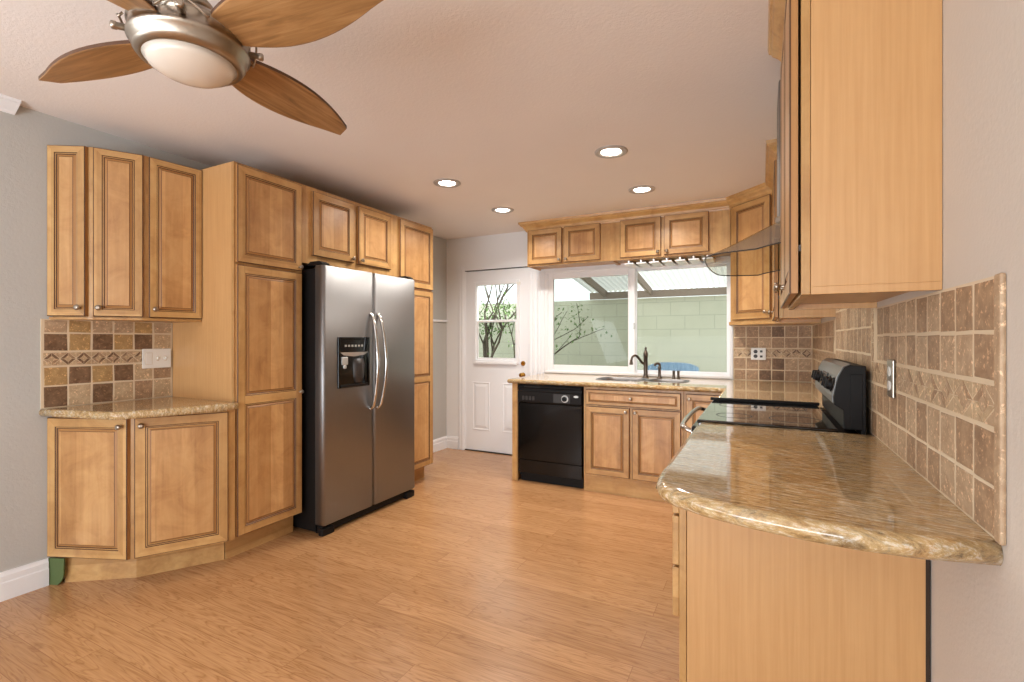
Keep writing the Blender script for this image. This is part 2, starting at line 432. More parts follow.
def casing(x0, x1, z1):
    mb = MB()
    wd = x1-x0
    pr = [(x0, 0), (x0, -.012), (x0+wd*.12, -.018), (x0+wd*.3, -.018), (x0+wd*.36, -.013), (x0+wd*.46, -.013), (x0+wd*.52, -.02), (x0+wd*.8, -.02), (x0+wd*.88, -.014), (x1, -.010), (x1, 0)]
    n = len(pr); vs = [(x, y, 0) for x, y in pr]+[(x, y, z1) for x, y in pr]
    mb.add(vs, [tuple(range(n)), tuple(range(n, 2*n))]+[(i, (i+1) % n, n+(i+1) % n, n+i) for i in range(n)])
    mb.build('casing', 'white', d1)
casing(-3.122, DX0-.004, 2.11); casing(DX1+.004, DX1+.10, 1.99); casing(DX1+.105, WX0-.002, 1.99)
MB().box(-3.12, -3.075, -.026, -.0205, 2.075, 2.125).build('bracket', 'white', d1)
mb = MB(); mb.box(DX0, DX0+.007, 0, .05, .012, DZ-.0072); mb.box(DX1-.007, DX1, 0, .05, .012, DZ-.0072)
mb.build('jamb', 'white', d1)
mb = MB(); mb.box(DX0, DX1, 0, .05, DZ-.007, DZ); mb.box(DX0, DX1, -.004, .06, 0, .011)
mb.build('weatherstrip', 'dark_grey', d1)

# ------------------------------------------------------------------ sliding window
w1 = thing('window_1', 'white sliding window above the sink looking out to a block wall', 'window', (0, YB, 0), kind='structure')
mb = MB()
mb.box(WX0, WX0+.04, -.012, .09, WZ0+.024, WZ1-.03); mb.box(WX1-.028, WX1, -.012, .09, WZ0+.024, WZ1-.03)
mb.box(WX0, WX1, -.012, .09, WZ0, WZ0+.0239); mb.box(WX0, WX1, -.012, .09, WZ1-.0299, WZ1)
mb.build('window_frame', 'vinyl', w1, bevel=.003)
mb = MB(); fr(mb, WX0+.03, -1.098, WZ0+.018, WZ1-.024, .066, .0, .034)
mb.build('sliding_sash', 'vinyl', w1, bevel=.004)
mb = MB(); fr(mb, -1.125, WX1-.018, WZ0+.016, WZ1-.02, .036, .04, .072)
mb.build('fixed_sash', 'vinyl', w1, bevel=.003)
MB().box(WX0+.09, -1.16, .016, .019, WZ0+.08, WZ1-.085).build('left_pane', 'screen_glass', w1)
MB().box(-1.095, WX1-.05, .055, .058, WZ0+.045, WZ1-.05).build('right_pane', 'glass', w1)
mb = MB(); mb.box(-1.112, -1.096, -.014, .002, 1.37, 1.43); mb.box(-1.109, -1.099, -.026, -.012, 1.385, 1.40)
mb.build('window_latch', 'badge', w1, bevel=.002)

# ------------------------------------------------------------------ cabinet parts
KNOB = [(.007, 0), (.006, .004), (.0045, .010), (.006, .014), (.0125, .018), (.0145, .023), (.0125, .028), (.006, .031)]
def knob(parent, x, y, z, mat='nickel'):
    return MB().lathe(KNOB, (x, y, z), '-y', 16).build('knob', mat, parent)
def door(parent, p, ang, wd, h, z, kn=None, name='door', splits=(), t=.02, fw=.046):
    """raised-panel door: origin at its lower left back corner, front facing local -y"""
    mb = MB()
    def rect(x0, x1, z0, z1, i, y): return [(x0+i, y, z0+i), (x1-i, y, z0+i), (x1-i, y, z1-i), (x0+i, y, z1-i)]
    s = min(1, min(wd, h)*.40/.072)
    f = fw*s
    rings = [rect(0, wd, 0, h, 0, 0), rect(0, wd, 0, h, 0, -t+.004), rect(0, wd, 0, h, .0015, -t+.0015), rect(0, wd, 0, h, .004, -t)]
    mb.loops(rings, [3, 2, 2], False, True, False)
    def strip(r0, r1, mis):
        for i in range(4):
            j = (i+1) % 4
            mb.add([r0[i], r0[j], r1[j], r1[i]], [(0, 1, 2, 3)], mis[i % 2])
    if not splits:
        strip(rects := rings[-1], rect(0, wd, 0, h, f, -t), (1, 0))
        ops = [(0, wd, 0, h, f)]
        opens = [(f, wd-f, f, h-f)]
    else:
        zs = [f]; opens = []
        edges = []
        for c in splits: edges.append((c-.024, c+.024))
        lo = f
        for e0, e1 in edges: opens.append((f, wd-f, lo, e0)); lo = e1
        opens.append((f, wd-f, lo, h-f))
        e = .004
        def quad(x0, x1, z0, z1, mi): mb.add([(x0, -t, z0), (x1, -t, z0), (x1, -t, z1), (x0, -t, z1)], [(0, 1, 2, 3)], mi)
        quad(e, f, e, h-e, 0); quad(wd-f, wd-e, e, h-e, 0); quad(f, wd-f, e, f, 1); quad(f, wd-f, h-f, h-e, 1)
        for e0, e1 in edges: quad(f, wd-f, e0, e1, 1)
    prof = [(0, 0, None), (.0035, .0035, 2), (.0075, .0028, 'w'), (.0115, .0065, 2), (.0135, .0065, 3), (.022, .0020, 3), (.0242, .0008, 2), (.026, .0006, 4)]
    for x0, x1, z0, z1 in opens:
        prev = rect(x0, x1, z0, z1, 0, -t)
        for i, dy, mt in prof[1:]:
            cur = rect(x0, x1, z0, z1, i*s, -t+dy*max(.6, s))
            strip(prev, cur, (1, 0) if mt == 'w' else (mt, mt)); prev = cur
        mb.add(prev, [(0, 1, 2, 3)], 4)
    o = mb.build(name, ['maple', 'maple_h', 'glaze', 'glaze_soft', 'maple_panel'], parent, loc=(p[0], p[1], z), rot=(0, 0, ang))
    if kn: knob(o, kn[0], -t+.001, kn[1])
    return o
def in_off(p, ang, d):
    return (p[0]-math.sin(ang)*d, p[1]+math.cos(ang)*d)

# --- tall pantry left of the refrigerator
pan = thing('pantry_cabinet', 'tall maple pantry cabinet with two stacked doors left of the refrigerator', 'cabinet', (-2.68, 1.745, 0), R(90))
MB().box(0, .462, .020, .612, .14, 2.29).build('body', 'veneer', pan, bevel=.001)
MB().box(0, .462, 0, .0195, .14, 2.29).build('face_frame', 'maple', pan, bevel=.0015)
MB().box(.004, .462, .083, .1, 0, .14).build('toe_kick', 'maple_h', pan)
door(pan, (.010, -.001), 0, .438, .560, 1.716, (.415, .022))
door(pan, (.010, -.001), 0, .438, 1.555, .146, (.418, .79), splits=(.775,))
# --- over refrigerator
ovf = thing('over_fridge_cabinet', 'short maple wall cabinet with two doors above the refrigerator', 'cabinet', (-2.68, 2.208, 0), R(90))
MB().box(0, .940, .020, .612, 1.79, 2.29).build('body', 'veneer', ovf, bevel=.001)
MB().box(0, .940, 0, .0195, 1.775, 2.29).build('face_frame', 'maple', ovf, bevel=.0015)
door(ovf, (.072, -.001), 0, .368, .43, 1.832, (.345, .028))
door(ovf, (.484, -.001), 0, .356, .43, 1.832, (.022, .028))
# --- far pantry
fp = thing('pantry_cabinet', 'narrow tall maple pantry cabinet right of the refrigerator', 'cabinet', (-2.68, 3.150, 0), R(90))
MB().box(0, .468, .020, .612, .14, 2.29).build('body', 'veneer', fp, bevel=.001)
MB().box(0, .468, 0, .0195, .14, 2.29).build('face_frame', 'maple', fp, bevel=.0015)
MB().box(.0, .464, .083, .1, 0, .14).build('toe_kick', 'maple_h', fp)
door(fp, (.010, -.001), 0, .450, .555, 1.716, (.025, .022))
door(fp, (.010, -.001), 0, .450, 1.555, .146, (.022, .79), splits=(.775,))

# --- angled wall cabinet on the left
uc = thing('angled_wall_cabinet', 'maple wall cabinet with three doors stepping around an angled front above the left counter', 'cabinet', (-3.3, 1.4, 1.38))
T = Matrix.Translation((3.3, -1.4, -1.38))
facets = [((-3.298, 1.142), (-3.140, 1.240)), ((-3.118, 1.266), (-3.010, 1.447)), ((-3.008, 1.476), (-2.972, 1.742))]
carc = [(-3.299, 1.168), (-3.148, 1.262), (-3.138, 1.272), (-3.029, 1.452), (-3.025, 1.468), (-2.992, 1.742), (-3.299, 1.742)]
MB().prism([(x+3.3, y-1.4) for x, y in carc], 0, .905).build('body', 'maple', uc, bevel=.001)
car2 = [(-3.299, 1.152), (-3.138, 1.249), (-3.122, 1.266), (-3.017, 1.447), (-3.012, 1.470), (-2.98, 1.742), (-3.299, 1.742)]
MB().prism([(x+3.3, y-1.4) for x, y in car2], -.004, .010).build('bottom_rail', 'maple_h', uc, bevel=.002)
for i, (p, q) in enumerate(facets):
    ang = math.atan2(q[1]-p[1], q[0]-p[0]); L = math.hypot(q[0]-p[0], q[1]-p[1])
    b = in_off(p, ang, .0205)
    kx = L-.024 if i == 0 else .024
    door(uc, (b[0]+3.3, b[1]-1.4), ang, L, .888, .014, (kx, .045), fw=.036)

# --- angled base cabinet on the left
bc = thing('angled_base_cabinet', 'maple base cabinet with two doors on an angled front under the left counter', 'cabinet', (-3.3, 1.4, 0))
carc = [(-3.299, 1.163), (-2.884, 1.331), (-2.868, 1.350), (-2.664, 1.690), (-2.664, 1.744), (-3.299, 1.744)]
MB().prism([(x+3.3, y-1.4) for x, y in carc], .14, .875).build('body', 'maple', bc, bevel=.001)
kick = [(-3.250, 1.199), (-2.976, 1.399), (-2.766, 1.744), (-2.80, 1.744), (-3.0, 1.42), (-3.250, 1.232)]
MB().prism([(x+3.3, y-1.4) for x, y in kick], 0, .14).build('toe_kick', 'maple_h', bc)
for i, (p, q) in enumerate([((-3.296, 1.142), (-2.880, 1.310)), ((-2.868, 1.338), (-2.652, 1.696))]):
    ang = math.atan2(q[1]-p[1], q[0]-p[0]); L = math.hypot(q[0]-p[0], q[1]-p[1])
    b = in_off(p, ang, .0205)
    door(bc, (b[0]+3.3, b[1]-1.4), ang, L, .722, .146, (L-.028 if i == 0 else .03, .682))
mb = MB(); gp = [(.0, .0), (.050, .0), (.074, .022), (.084, .05), (.088, .138), (.0, .138)]
mb.extrude(gp, 'y', 0, .008)
tag(mb.build('green_board_scrap', 'green_paint', loc=(-3.296, 1.150, 0), rot=(0, 0, R(22))), 'scrap of green board beside the toe kick at the end of the left baseboard', 'board')

# --- granite worktops
def slab(poly, z0, z1, r, flat, holes=()):
    """worktop with a bullnose edge; poly counter-clockwise"""
    mb = MB(); n = 6; zc = (z0+z1)/2; hh = (z1-z0)/2
    rings = []
    for i in range(n+1):
        a = -90+180*i/n
        ins = r*(1-math.cos(R(a))); z = zc+hh*math.sin(R(a))
        rings.append([(x, y, z) for x, y in offset_poly(poly, ins, flat)])
    mb.loops(rings, 0, True, not holes, not holes)
    if holes:
        for k, ring in ((0, rings[0]), (1, rings[-1])):
            bm = bmesh.new(); z = ring[0][2]; ed = []
            for lp in [[(x, y) for x, y, _ in ring]]+list(holes):
                vs = [bm.verts.new((x, y, z)) for x, y in lp]
                ed += [bm.edges.new((vs[i], vs[(i+1) % len(vs)])) for i in range(len(vs))]
            bmesh.ops.triangle_fill(bm, use_beauty=True, use_dissolve=False, edges=ed)
            bm.verts.index_update()
            mb.add([v.co for v in bm.verts], [tuple(v.index for v in f.verts) for f in bm.faces]); bm.free()
        for lp in holes:
            m = len(lp); mb.add([(x, y, rings[0][0][2]) for x, y in lp]+[(x, y, rings[-1][0][2]) for x, y in lp], [(i, (i+1) % m, m+(i+1) % m, m+i) for i in range(m)])
    return mb
lc = [(-3.299, 1.112), (-3.18, 1.137), (-2.862, 1.213), (-2.825, 1.228), (-2.80, 1.255), (-2.725, 1.40), (-2.645, 1.64), (-2.632, 1.69), (-2.632, 1.743), (-3.299, 1.743)]
tag(slab(lc, .876, .916, .016, lambda p, q: (p.x < -3.29 and q.x < -3.29) or (p.y > 1.74 and q.y > 1.74)).build('granite_worktop', 'granite'), 'small angled granite worktop beside the tall pantry', 'countertop')
nc = [(-.252, 2.232), (-.252, 1.36), (-.243, 1.28), (-.222, 1.235), (-.19, 1.205), (-.12, 1.165), (-.04, 1.138), (.06, 1.118), (.16, 1.110), (.26, 1.117), (.374, 1.148), (.374, 2.232)]
tag(slab(nc, .872, .916, .02, lambda p, q: (p.x > .373 and q.x > .373) or (p.y > 2.23 and q.y > 2.23)).build('granite_worktop', 'granite'), 'long granite worktop with a bowed end nearest the camera', 'countertop')
def bowl(cx, cy, a, b, n=28, e=3.2):
    return [(cx+a*math.copysign(abs(math.cos(2*math.pi*i/n))**(2/e), math.cos(2*math.pi*i/n)), cy+b*math.copysign(abs(math.sin(2*math.pi*i/n))**(2/e), math.sin(2*math.pi*i/n))) for i in range(n)]
holes = [bowl(-1.115, 4.325, .205, .205), bowl(-.725, 4.325, .165, .175)]
bcn = [(-2.045, 3.885), (-.25, 3.885), (-.25, 3.022), (.374, 3.022), (.374, 4.739), (-2.045, 4.739)]
tag(slab(bcn, .876, .916, .018, lambda p, q: (p.x > .373 and q.x > .373) or (p.y > 4.73 and q.y > 4.73) or (abs(p.y-3.022) < .01 and abs(q.y-3.022) < .01), holes).build('granite_worktop', 'granite'), 'granite worktop with the sink running under the window into the far corner', 'countertop')

# --- sink
sk = thing('kitchen_sink', 'stainless double bowl undermount sink below the window', 'sink', (-.92, 4.325, .874))
for (cx, a, b) in ((-1.115, .205, .205), (-.725, .165, .175)):
    mb = MB(); rings = []
    for da, z in ((.014, .0425), (.013, .0445), (.002, .046), (-.004, .041), (-.006, 0), (-.01, -.13), (-.035, -.165), (-.09, -.175), (-.15 if a < .2 else -.18, -.178)):
        rings.append([(x+.92, y-4.325, z) for x, y in bowl(cx, 4.325, max(.02, a+da), max(.02, b+da))])
    mb.loops(rings, 0, True, False, True); mb.build('bowl', 'steel', sk)
    MB().lathe([(.042, -.1765), (.04, -.172), (.02, -.174)], (cx+.92, 0, 0), 'z', 18).build('drain', 'bronze', sk)
# --- faucet, sprayer, dispensers
fc = thing('kitchen_faucet', 'pewter single post kitchen faucet with a curved spout behind the sink', 'faucet', (-.965, 4.60, .916))
MB().lathe([(.030, 0), (.030, .006), (.022, .014), (.019, .03), (.019, .20), (.022, .205), (.022, .225), (.018, .235), (.012, .25), (.008, .258), (.012, .268), (.013, .276), (.006, .284)], n=24).build('post', 'bronze', fc)
sp = smooth_path([(-.012, 0, .13), (-.03, -.022, .14), (-.05, -.045, .175), (-.075, -.07, .205), (-.100, -.09, .195), (-.110, -.098, .16)])
m_ = len(sp); MB().tube(sp, [.012-.002*i/m_ for i in range(m_)], 12).build('spout', 'bronze', fc)
MB().lathe([(.011, .045), (.013, .03), (.017, .005), (.015, 0)], (-.111, -.099, .122), n=16).build('spout_tip', 'bronze', fc)
ss = thing('side_sprayer', 'short pewter side sprayer with a hooked head right of the faucet', 'sprayer', (-.840, 4.60, .916))
MB().lathe([(.024, 0), (.024, .005), (.017, .012), (.014, .02), (.013, .085), (.017, .09), (.015, .105), (.008, .11)], n=20).build('post', 'bronze', ss)
MB().tube(smooth_path([(0, 0, .095), (.002, 0, .122), (-.014, -.008, .135), (-.034, -.016, .128), (-.04, -.02, .112)]), .011, 10).build('spray_head', 'bronze', ss)
for i, (x, lb) in enumerate(((-.712, 'left of two small pewter dispenser posts beside the sprayer'), (-.672, 'right of two small pewter dispenser posts beside the sprayer'))):
    o = MB().lathe([(.017, 0), (.017, .004), (.012, .008), (.011, .062), (.013, .064), (.012, .072), (.004, .074)], n=18).build('dispenser_post', 'bronze', loc=(x, 4.585, .916))
    tag(o, lb, 'dispenser')

# ------------------------------------------------------------------ base cabinets along the back
dp = thing('end_panel', 'narrow maple end panel left of the dishwasher', 'panel', (-2.015, 3.925, 0))
MB().box(0, .055, 0, .02, 0, .874).build('front_stile', 'maple', dp, bevel=.002)
MB().box(.004, .024, .0205, .81, 0, .874).build('side_panel', 'veneer', dp, bevel=.001)
sb = thing('sink_base_cabinet', 'maple sink base cabinet with a false drawer front above two doors', 'cabinet', (-1.338, 3.930, 0))
mb = MB(); mb.box(0, .8, .02, .038, 0, .874); mb.box(0, .018, .038, .80, 0, .874); mb.box(.782, .8, .038, .80, 0, .874); mb.box(.018, .782, .038, .8, .10, .118)
mb.build('body', 'veneer', sb)
MB().box(0, .8, 0, .0195, .13, .874).build('face_frame', 'maple', sb, bevel=.0015)
MB().box(0, 1.12, .004, .0195, 0, .129).build('toe_kick', 'maple_h', sb)
door(sb, (.022, -.001), 0, .760, .128, .728, (.38, .064), name='drawer_front', fw=.034)
door(sb, (.022, -.001), 0, .366, .565, .150, (.34, .535))
door(sb, (.412, -.001), 0, .370, .565, .150, (.026, .535))
cb = thing('corner_base_cabinet', 'maple corner base cabinet right of the sink cabinet, mostly hidden by the near counter', 'cabinet', (-.536, 3.930, 0))
mb = MB(); mb.box(0, .34, .02, .80, .13, .874); mb.box(.34, .905, -.9, .80, 0, .874)
mb.build('body', 'veneer', cb)
MB().box(0, .335, 0, .0195, .13, .874).build('face_frame', 'maple', cb, bevel=.0015)
door(cb, (.018, -.001), 0, .255, .706, .150, (.026, .668))
# --- dishwasher
dw = thing('dishwasher', 'black built-in dishwasher under the counter below the window', 'dishwasher', (-1.955, 3.930, 0))
mb = MB(); mb.box(.004, .604, .03, .6, .05, .87); mb.build('tub', 'black_satin', dw)
MB().box(.006, .602, -.012, .03, .205, .708).build('door', 'black', dw, bevel=.004)
mb = MB()
mb.extrude([(.03, .712), (-.018, .712), (-.022, .722), (-.022, .808), (-.006, .815), (-.004, .838), (-.018, .845), (-.018, .862), (.03, .862)], 'x', .006, .602)
cp_ = mb.build('control_panel', 'black_satin', dw, bevel=.0015)
mb = MB(); mb.box(.35, .50, -.0245, -.021, .725, .80); mb.build('dial_plate', 'dark_grey', cp_)
MB().lathe([(.032, 0), (.031, .004)], (.455, -.0245, .762), '-y', 24).build('dial_ring', 'badge', cp_)
mb = MB().lathe([(.022, 0), (.021, .016), (.018, .018)], (.455, -.0285, .762), '-y', 20); mb.box(.452, .458, -.05, -.046, .745, .78); mb.build('dial', 'black', cp_)
for x in (.05, .082, .115, .148):
    MB().box(x, x+.022, -.026, -.021, .735, .77).build('button', 'dark_grey', cp_, bevel=.002)
mb = MB()
for i in range(14): mb.box(.07+i*.011, .077+i*.011, -.0195, -.017, .848, .858)
mb.build('vent', 'dark_grey', cp_)
MB().lathe([(.018, 0), (.017, .002)], (0, 0, 0), '-y', 24).build('badge', 'badge', cp_, loc=(.555, -.0215, .785)).scale = (1.25, 1, .55)
MB().box(.006, .602, -.008, .03, .085, .200).build('lower_panel', 'black', dw, bevel=.003)
MB().box(.012, .596, .04, .06, .0, .08).build('toe_kick', 'black_satin', dw)

# ------------------------------------------------------------------ right side base with drawers
rb = thing('drawer_base_cabinet', 'maple base cabinet with drawers under the near end of the right worktop', 'cabinet', (-.226, 2.23, 0), R(-90))
MB().box(0, .672, .0225, .590, 0, .871).build('body', 'veneer', rb, bevel=.001)
MB().box(0, .672, 0, .021, 0, .871).build('face_frame', 'maple', rb, bevel=.0015)
for z0, z1 in ((.738, .862), (.580, .730), (.422, .572)):
    o = MB().box(.014, .666, -.021, -.001, z0, z1).build('drawer_front', 'maple_h', rb, bevel=.003); knob(o, .343, -.02, (z0+z1)/2)
o = MB().box(.66, .672, .5903, .5985, 0, .871).build('edge_strip', 'dark_gap', rb)

# ------------------------------------------------------------------ upper cabinets along the back
def upper(label, x0, x1, doors, z0=2.0, z1=2.44, name='wall_cabinet'):
    c = thing(name, label, 'cabinet', (x0, 4.435, z0))
    wd = x1-x0
    mb = MB(); mb.box(0, wd, .0195, .304, .014, z1-z0-.002); mb.box(0, .016, .0195, .304, 0, .0139); mb.box(wd-.016, wd, .0195, .304, 0, .0139)
    mb.build('body', 'veneer', c)
    MB().box(0, wd, 0, .019, 0, z1-z0-.002).build('face_frame', 'maple', c, bevel=.0015)
    for a, b, kx in doors: door(c, (a-x0, -.001), 0, b-a, .342, .016, (kx, .03), fw=.046)
    return c
upper('two door maple wall cabinet at the left end above the window', -2.105, -1.255, [(-2.088, -1.728, .335), (-1.706, -1.345, .025)])
upper('two door maple wall cabinet above the faucet and stemware rack', -1.2545, -.237, [(-1.158, -.795, .338), (-.768, -.402, .025)])
# stemware rack: T rails under the right pair, window light painted on as white
sr = thing('stemware_rack', 'wooden stemware rack, its rails coloured pale for window light, hanging under the wall cabinet above the faucet', 'rack', (-1.13, 4.45, 1.998))
MB().box(0, .76, .0, .28, -.006, 0).build('backing_board', 'maple', sr)
for i in range(7):
    x = .0+i*.112
    mb = MB(); mb.box(x+.035, x+.049, .0, .28, -.0285, -.0065); mb.box(x, x+.086, .0, .28, -.040, -.0287)
    mb.build('rail', 'white', sr, bevel=.002)
# diagonal corner cabinet
dc = thing('corner_wall_cabinet', 'diagonal maple corner wall cabinet between the window and the range hood', 'cabinet', (-.235, 4.435, 1.40))
poly = [(0, .3035), (0, .0), (.324, -.324), (.6085, -.324), (.6085, .3035)]
MB().prism(poly, 0, 1.038).build('body', 'maple', dc, bevel=.001)
bp = [(-.012, .3035), (-.012, -.006), (.318, -.336), (.6085, -.336), (.6085, .3035)]
MB().prism(bp, -.012, .016).build('bottom_rail', 'maple_h', dc, bevel=.004)
L = .324*math.sqrt(2)
door(dc, (.026-.001, -.026-.001), R(-45), L-.07, .93, .03, (L-.10, .05), fw=.05)
# right wall cabinets
def right_upper(label, y0, y1, z0, nd):
    c = thing('wall_cabinet', label, 'cabinet', (.09, y1, z0), R(-90)); wd = y1-y0; H = 2.438-z0
    mb = MB(); mb.box(0, wd, .0215, .284, .02, H); mb.box(0, .018, .0215, .284, 0, .0199); mb.box(wd-.018, wd, .0215, .284, 0, .0199)
    mb.build('body', 'veneer', c, bevel=.0008)
    MB().box(0, wd, 0, .0205, 0, H).build('face_frame', 'maple', c, bevel=.0015)
    dwid = (wd-.02)/nd
    for i in range(nd):
        door(c, (.008+i*dwid, -.006), 0, dwid-.006, H-.10, .006, ((dwid-.035) if i == 0 and nd > 1 else .03, .05))
    for z in (.115, H-.16): MB().box(wd-.012, wd-.006, -.0055, 0, z, z+.016).build('hinge', 'dark_grey', c)
    return c
right_upper('large maple wall cabinet nearest the camera with a plain veneer end', 1.47, 2.215, 1.39, 2)
right_upper('maple wall cabinet beyond the range hood next to the corner cabinet', 3.29, 4.108, 1.40, 2)
# crown moulding
def crown(path, label, flip=1):
    prof = [(.001, 2.352), (.012, 2.352), (.014, 2.362), (.020, 2.366), (.022, 2.378), (.034, 2.392), (.052, 2.404), (.058, 2.415), (.066, 2.418), (.070, 2.4395), (.001, 2.4395)]
    P = [Vector(p) for p in path]; rings = []
    for i, p in enumerate(P):
        e1 = (p-P[i-1]).normalized() if i > 0 else None; e2 = (P[i+1]-p).normalized() if i < len(P)-1 else None
        if e1 is None: nrm = Vector((e2.y, -e2.x))
        elif e2 is None: nrm = Vector((e1.y, -e1.x))
        else:
            n1 = Vector((e1.y, -e1.x)); n2 = Vector((e2.y, -e2.x)); b = n1+n2; nrm = b*(2/b.dot(b))
        rings.append([(p.x+nrm.x*o*flip, p.y+nrm.y*o*flip, z) for o, z in prof])
    mb = MB(); n = len(prof)
    mb.loops(rings, 0, False)
    o = mb.build('crown_moulding', 'maple_h'); tag(o, label, 'crown moulding')
crown([(-2.106, 4.739), (-2.106, 4.434), (-.236, 4.434), (.089, 4.109), (.089, 3.289), (.374, 3.289)], 'maple crown moulding running over the window cabinets and around the corner')
crown([(.089, 2.216), (.089, 1.469), (.374, 1.469)], 'maple crown moulding on top of the cabinet nearest the camera')

# ------------------------------------------------------------------ refrigerator
rf = thing('refrigerator', 'stainless side by side refrigerator with black sides and a door dispenser', 'refrigerator', (-2.505, 2.228, 0), R(90))
MB().box(.004, .918, .078, .76, .02, 1.735).build('body', 'black_satin', rf, bevel=.004)
def fdoor(x0, x1, nm, hole=None):
    mb = MB(); z0, z1 = .068, 1.755; r = .022
    def outline(i):
        return [(x0+i, .075)] + [(x0+r+(r-i)*-math.cos(R(a)), r-(r-i)*math.sin(R(a))) for a in (0, 22, 45, 68, 90)] + [(x1-r+(r-i)*math.sin(R(a)), r-(r-i)*math.cos(R(a))) for a in (0, 22, 45, 68, 90)] + [(x1-i, .075)]
    o0 = outline(0); n = len(o0)
    rings = [[(x, y, z0) for x, y in outline(.006)], [(x, y, z0+.006) for x, y in o0], [(x, y, z1-.006) for x, y in o0], [(x, y, z1) for x, y in outline(.006)]]
    mb.loops(rings, 0, True)
    for i, f in enumerate(mb.f):
        if len(f) > 4: mb.mi[i] = 1
    return mb.build(nm, ['steel', 'dark_grey'], rf)
fd = fdoor(.0, .456, 'freezer_door')
fr_ = fdoor(.462, .934, 'fridge_door')
MB().box(.452, .466, .02, .07, .07, 1.75).build('door_gasket', 'black_satin', rf)
# handles: two bowed bars
def handle(par, x, bend, y0=-.004):
    pts = smooth_path([(x, y0, .775), (x+bend*.3, -.030, .81), (x+bend*.8, -.056, .92), (x+bend, -.074, 1.10), (x+bend*.8, -.056, 1.29), (x+bend*.3, -.030, 1.41), (x, y0, 1.455)], 6)
    mb = MB(); mb.tube(pts, [.0125]*len(pts), 12)
    for z in (.778, 1.452): mb.lathe([(.015, 0), (.014, .008), (.010, .012)], (x, .001, z), '-y', 16)
    mb.build('handle', 'chrome', par)
handle(fd, .424, -.006); handle(fr_, .494, .010)
# dispenser
di = thing_d = MB()
DX, DXe, DZ0, DZ1 = .115, .405, .945, 1.288
fr(di, DX, DXe, DZ0, DZ1, .016, -.010, .02)
di.box(DX+.016, DXe-.016, -.009, .02, 1.185, DZ1-.016)
di.box(DX+.016, DXe-.016, -.0015, .02, DZ0+.016, 1.185)
dobj = di.build('dispenser', 'black', fd, bevel=.003)
mb = MB(); mb.add([(DX+.016, -.0085, 1.185), (DX+.05, -.006, 1.165), ((DX+DXe)/2, -.004, 1.155), (DXe-.05, -.006, 1.165), (DXe-.016, -.0085, 1.185)], [(0, 1, 2, 3, 4)])
for i in range(6): mb.box(DX+.055+i*.030, DX+.073+i*.030, -.0105, -.0085, 1.222, 1.236)
mb.build('button_row', 'badge', dobj)
mb = MB(); mb.box(DX+.03, DX+.085, -.012, -.001, 1.10, 1.155); mb.box(DX+.045, DX+.07, -.014, -.001, 1.075, 1.10); mb.build('ice_lever', 'badge', dobj, bevel=.006)
mb = MB().lathe([(.05, .97), (.06, 1.02), (.062, 1.10), (.055, 1.14)], ((DX+DXe)/2+.045, .03, 0), 'z', 24); mb.build('water_paddle', 'dark_grey', dobj)
mb = MB(); mb.box(DX+.02, DXe-.02, -.018, .0, DZ0+.004, DZ0+.022); mb.build('drip_tray', 'black_satin', dobj, bevel=.003)
for x0, x1 in ((.0, .075), (.859, .934)):
    MB().extrude([(.02, 1.7555), (.02, 1.768), (.05, 1.782), (.13, 1.782), (.17, 1.7555)], 'x', x0+.005, x1-.005).build('hinge_cover', 'black_satin', rf, bevel=.004)
mb = MB(); mb.box(.012, .912, .03, .075, .012, .062)
mb.box(.0, .10, .008, .05, .0, .05); mb.box(.834, .934, .008, .05, .0, .05)
mb.build('base_grille', 'black_satin', rf, bevel=.008)
for x in (.05, .87):
    for y in (.10, .70): MB().lathe([(.02, 0), (.02, .022)], (x, y, 0), 'z', 14).build('foot', 'black_satin', rf)

# ------------------------------------------------------------------ range
rg = thing('electric_range', 'black glass top electric range with a stainless control backguard', 'range', (-.255, 3.010, 0), R(-90))
RW = .762
MB().box(.003, RW-.003, .02, .59, .03, .905).build('body', 'black_satin', rg, bevel=.002)
MB().box(.005, RW-.005, -.02, .0195, .25, .895).build('oven_door', 'black', rg, bevel=.005)
MB().box(.005, RW-.005, -.014, .0195, .06, .24).build('storage_drawer', 'steel', rg, bevel=.005)
ck = MB().box(.002, RW-.002, .004, .515, .906, .926).build('cooktop', 'black_glass', rg, bevel=.004)
mb = MB(); mb.box(.0, .024, -.008, .52, .9265, .942)
mb.build('trim_rail', 'black_satin', ck, bevel=.003)
for x, y, r in ((.19, .14, .09), (.19, .38, .075), (.57, .14, .075), (.57, .38, .10)):
    mb = MB(); mb.lathe([(r, .9262), (r, .9266), (r-.004, .9266), (r-.004, .9262)], (x, y, 0), 'z', 36, cap0=False, cap1=False); mb.build('burner_ring', 'dark_grey', ck)
hp = smooth_path([(.03, -.018, .865), (.04, -.05, .876), (.10, -.070, .882), (.38, -.078, .882), (.66, -.070, .882), (.722, -.05, .876), (.732, -.018, .865)], 6)
mb = MB(); mb.tube(hp, .012, 12); mb.lathe([(.02, 0), (.02, .008)], (.03, -.016, .865), '-y', 16); mb.lathe([(.02, 0), (.02, .008)], (.732, -.016, .865), '-y', 16)
mb.build('oven_handle', 'chrome', rg)
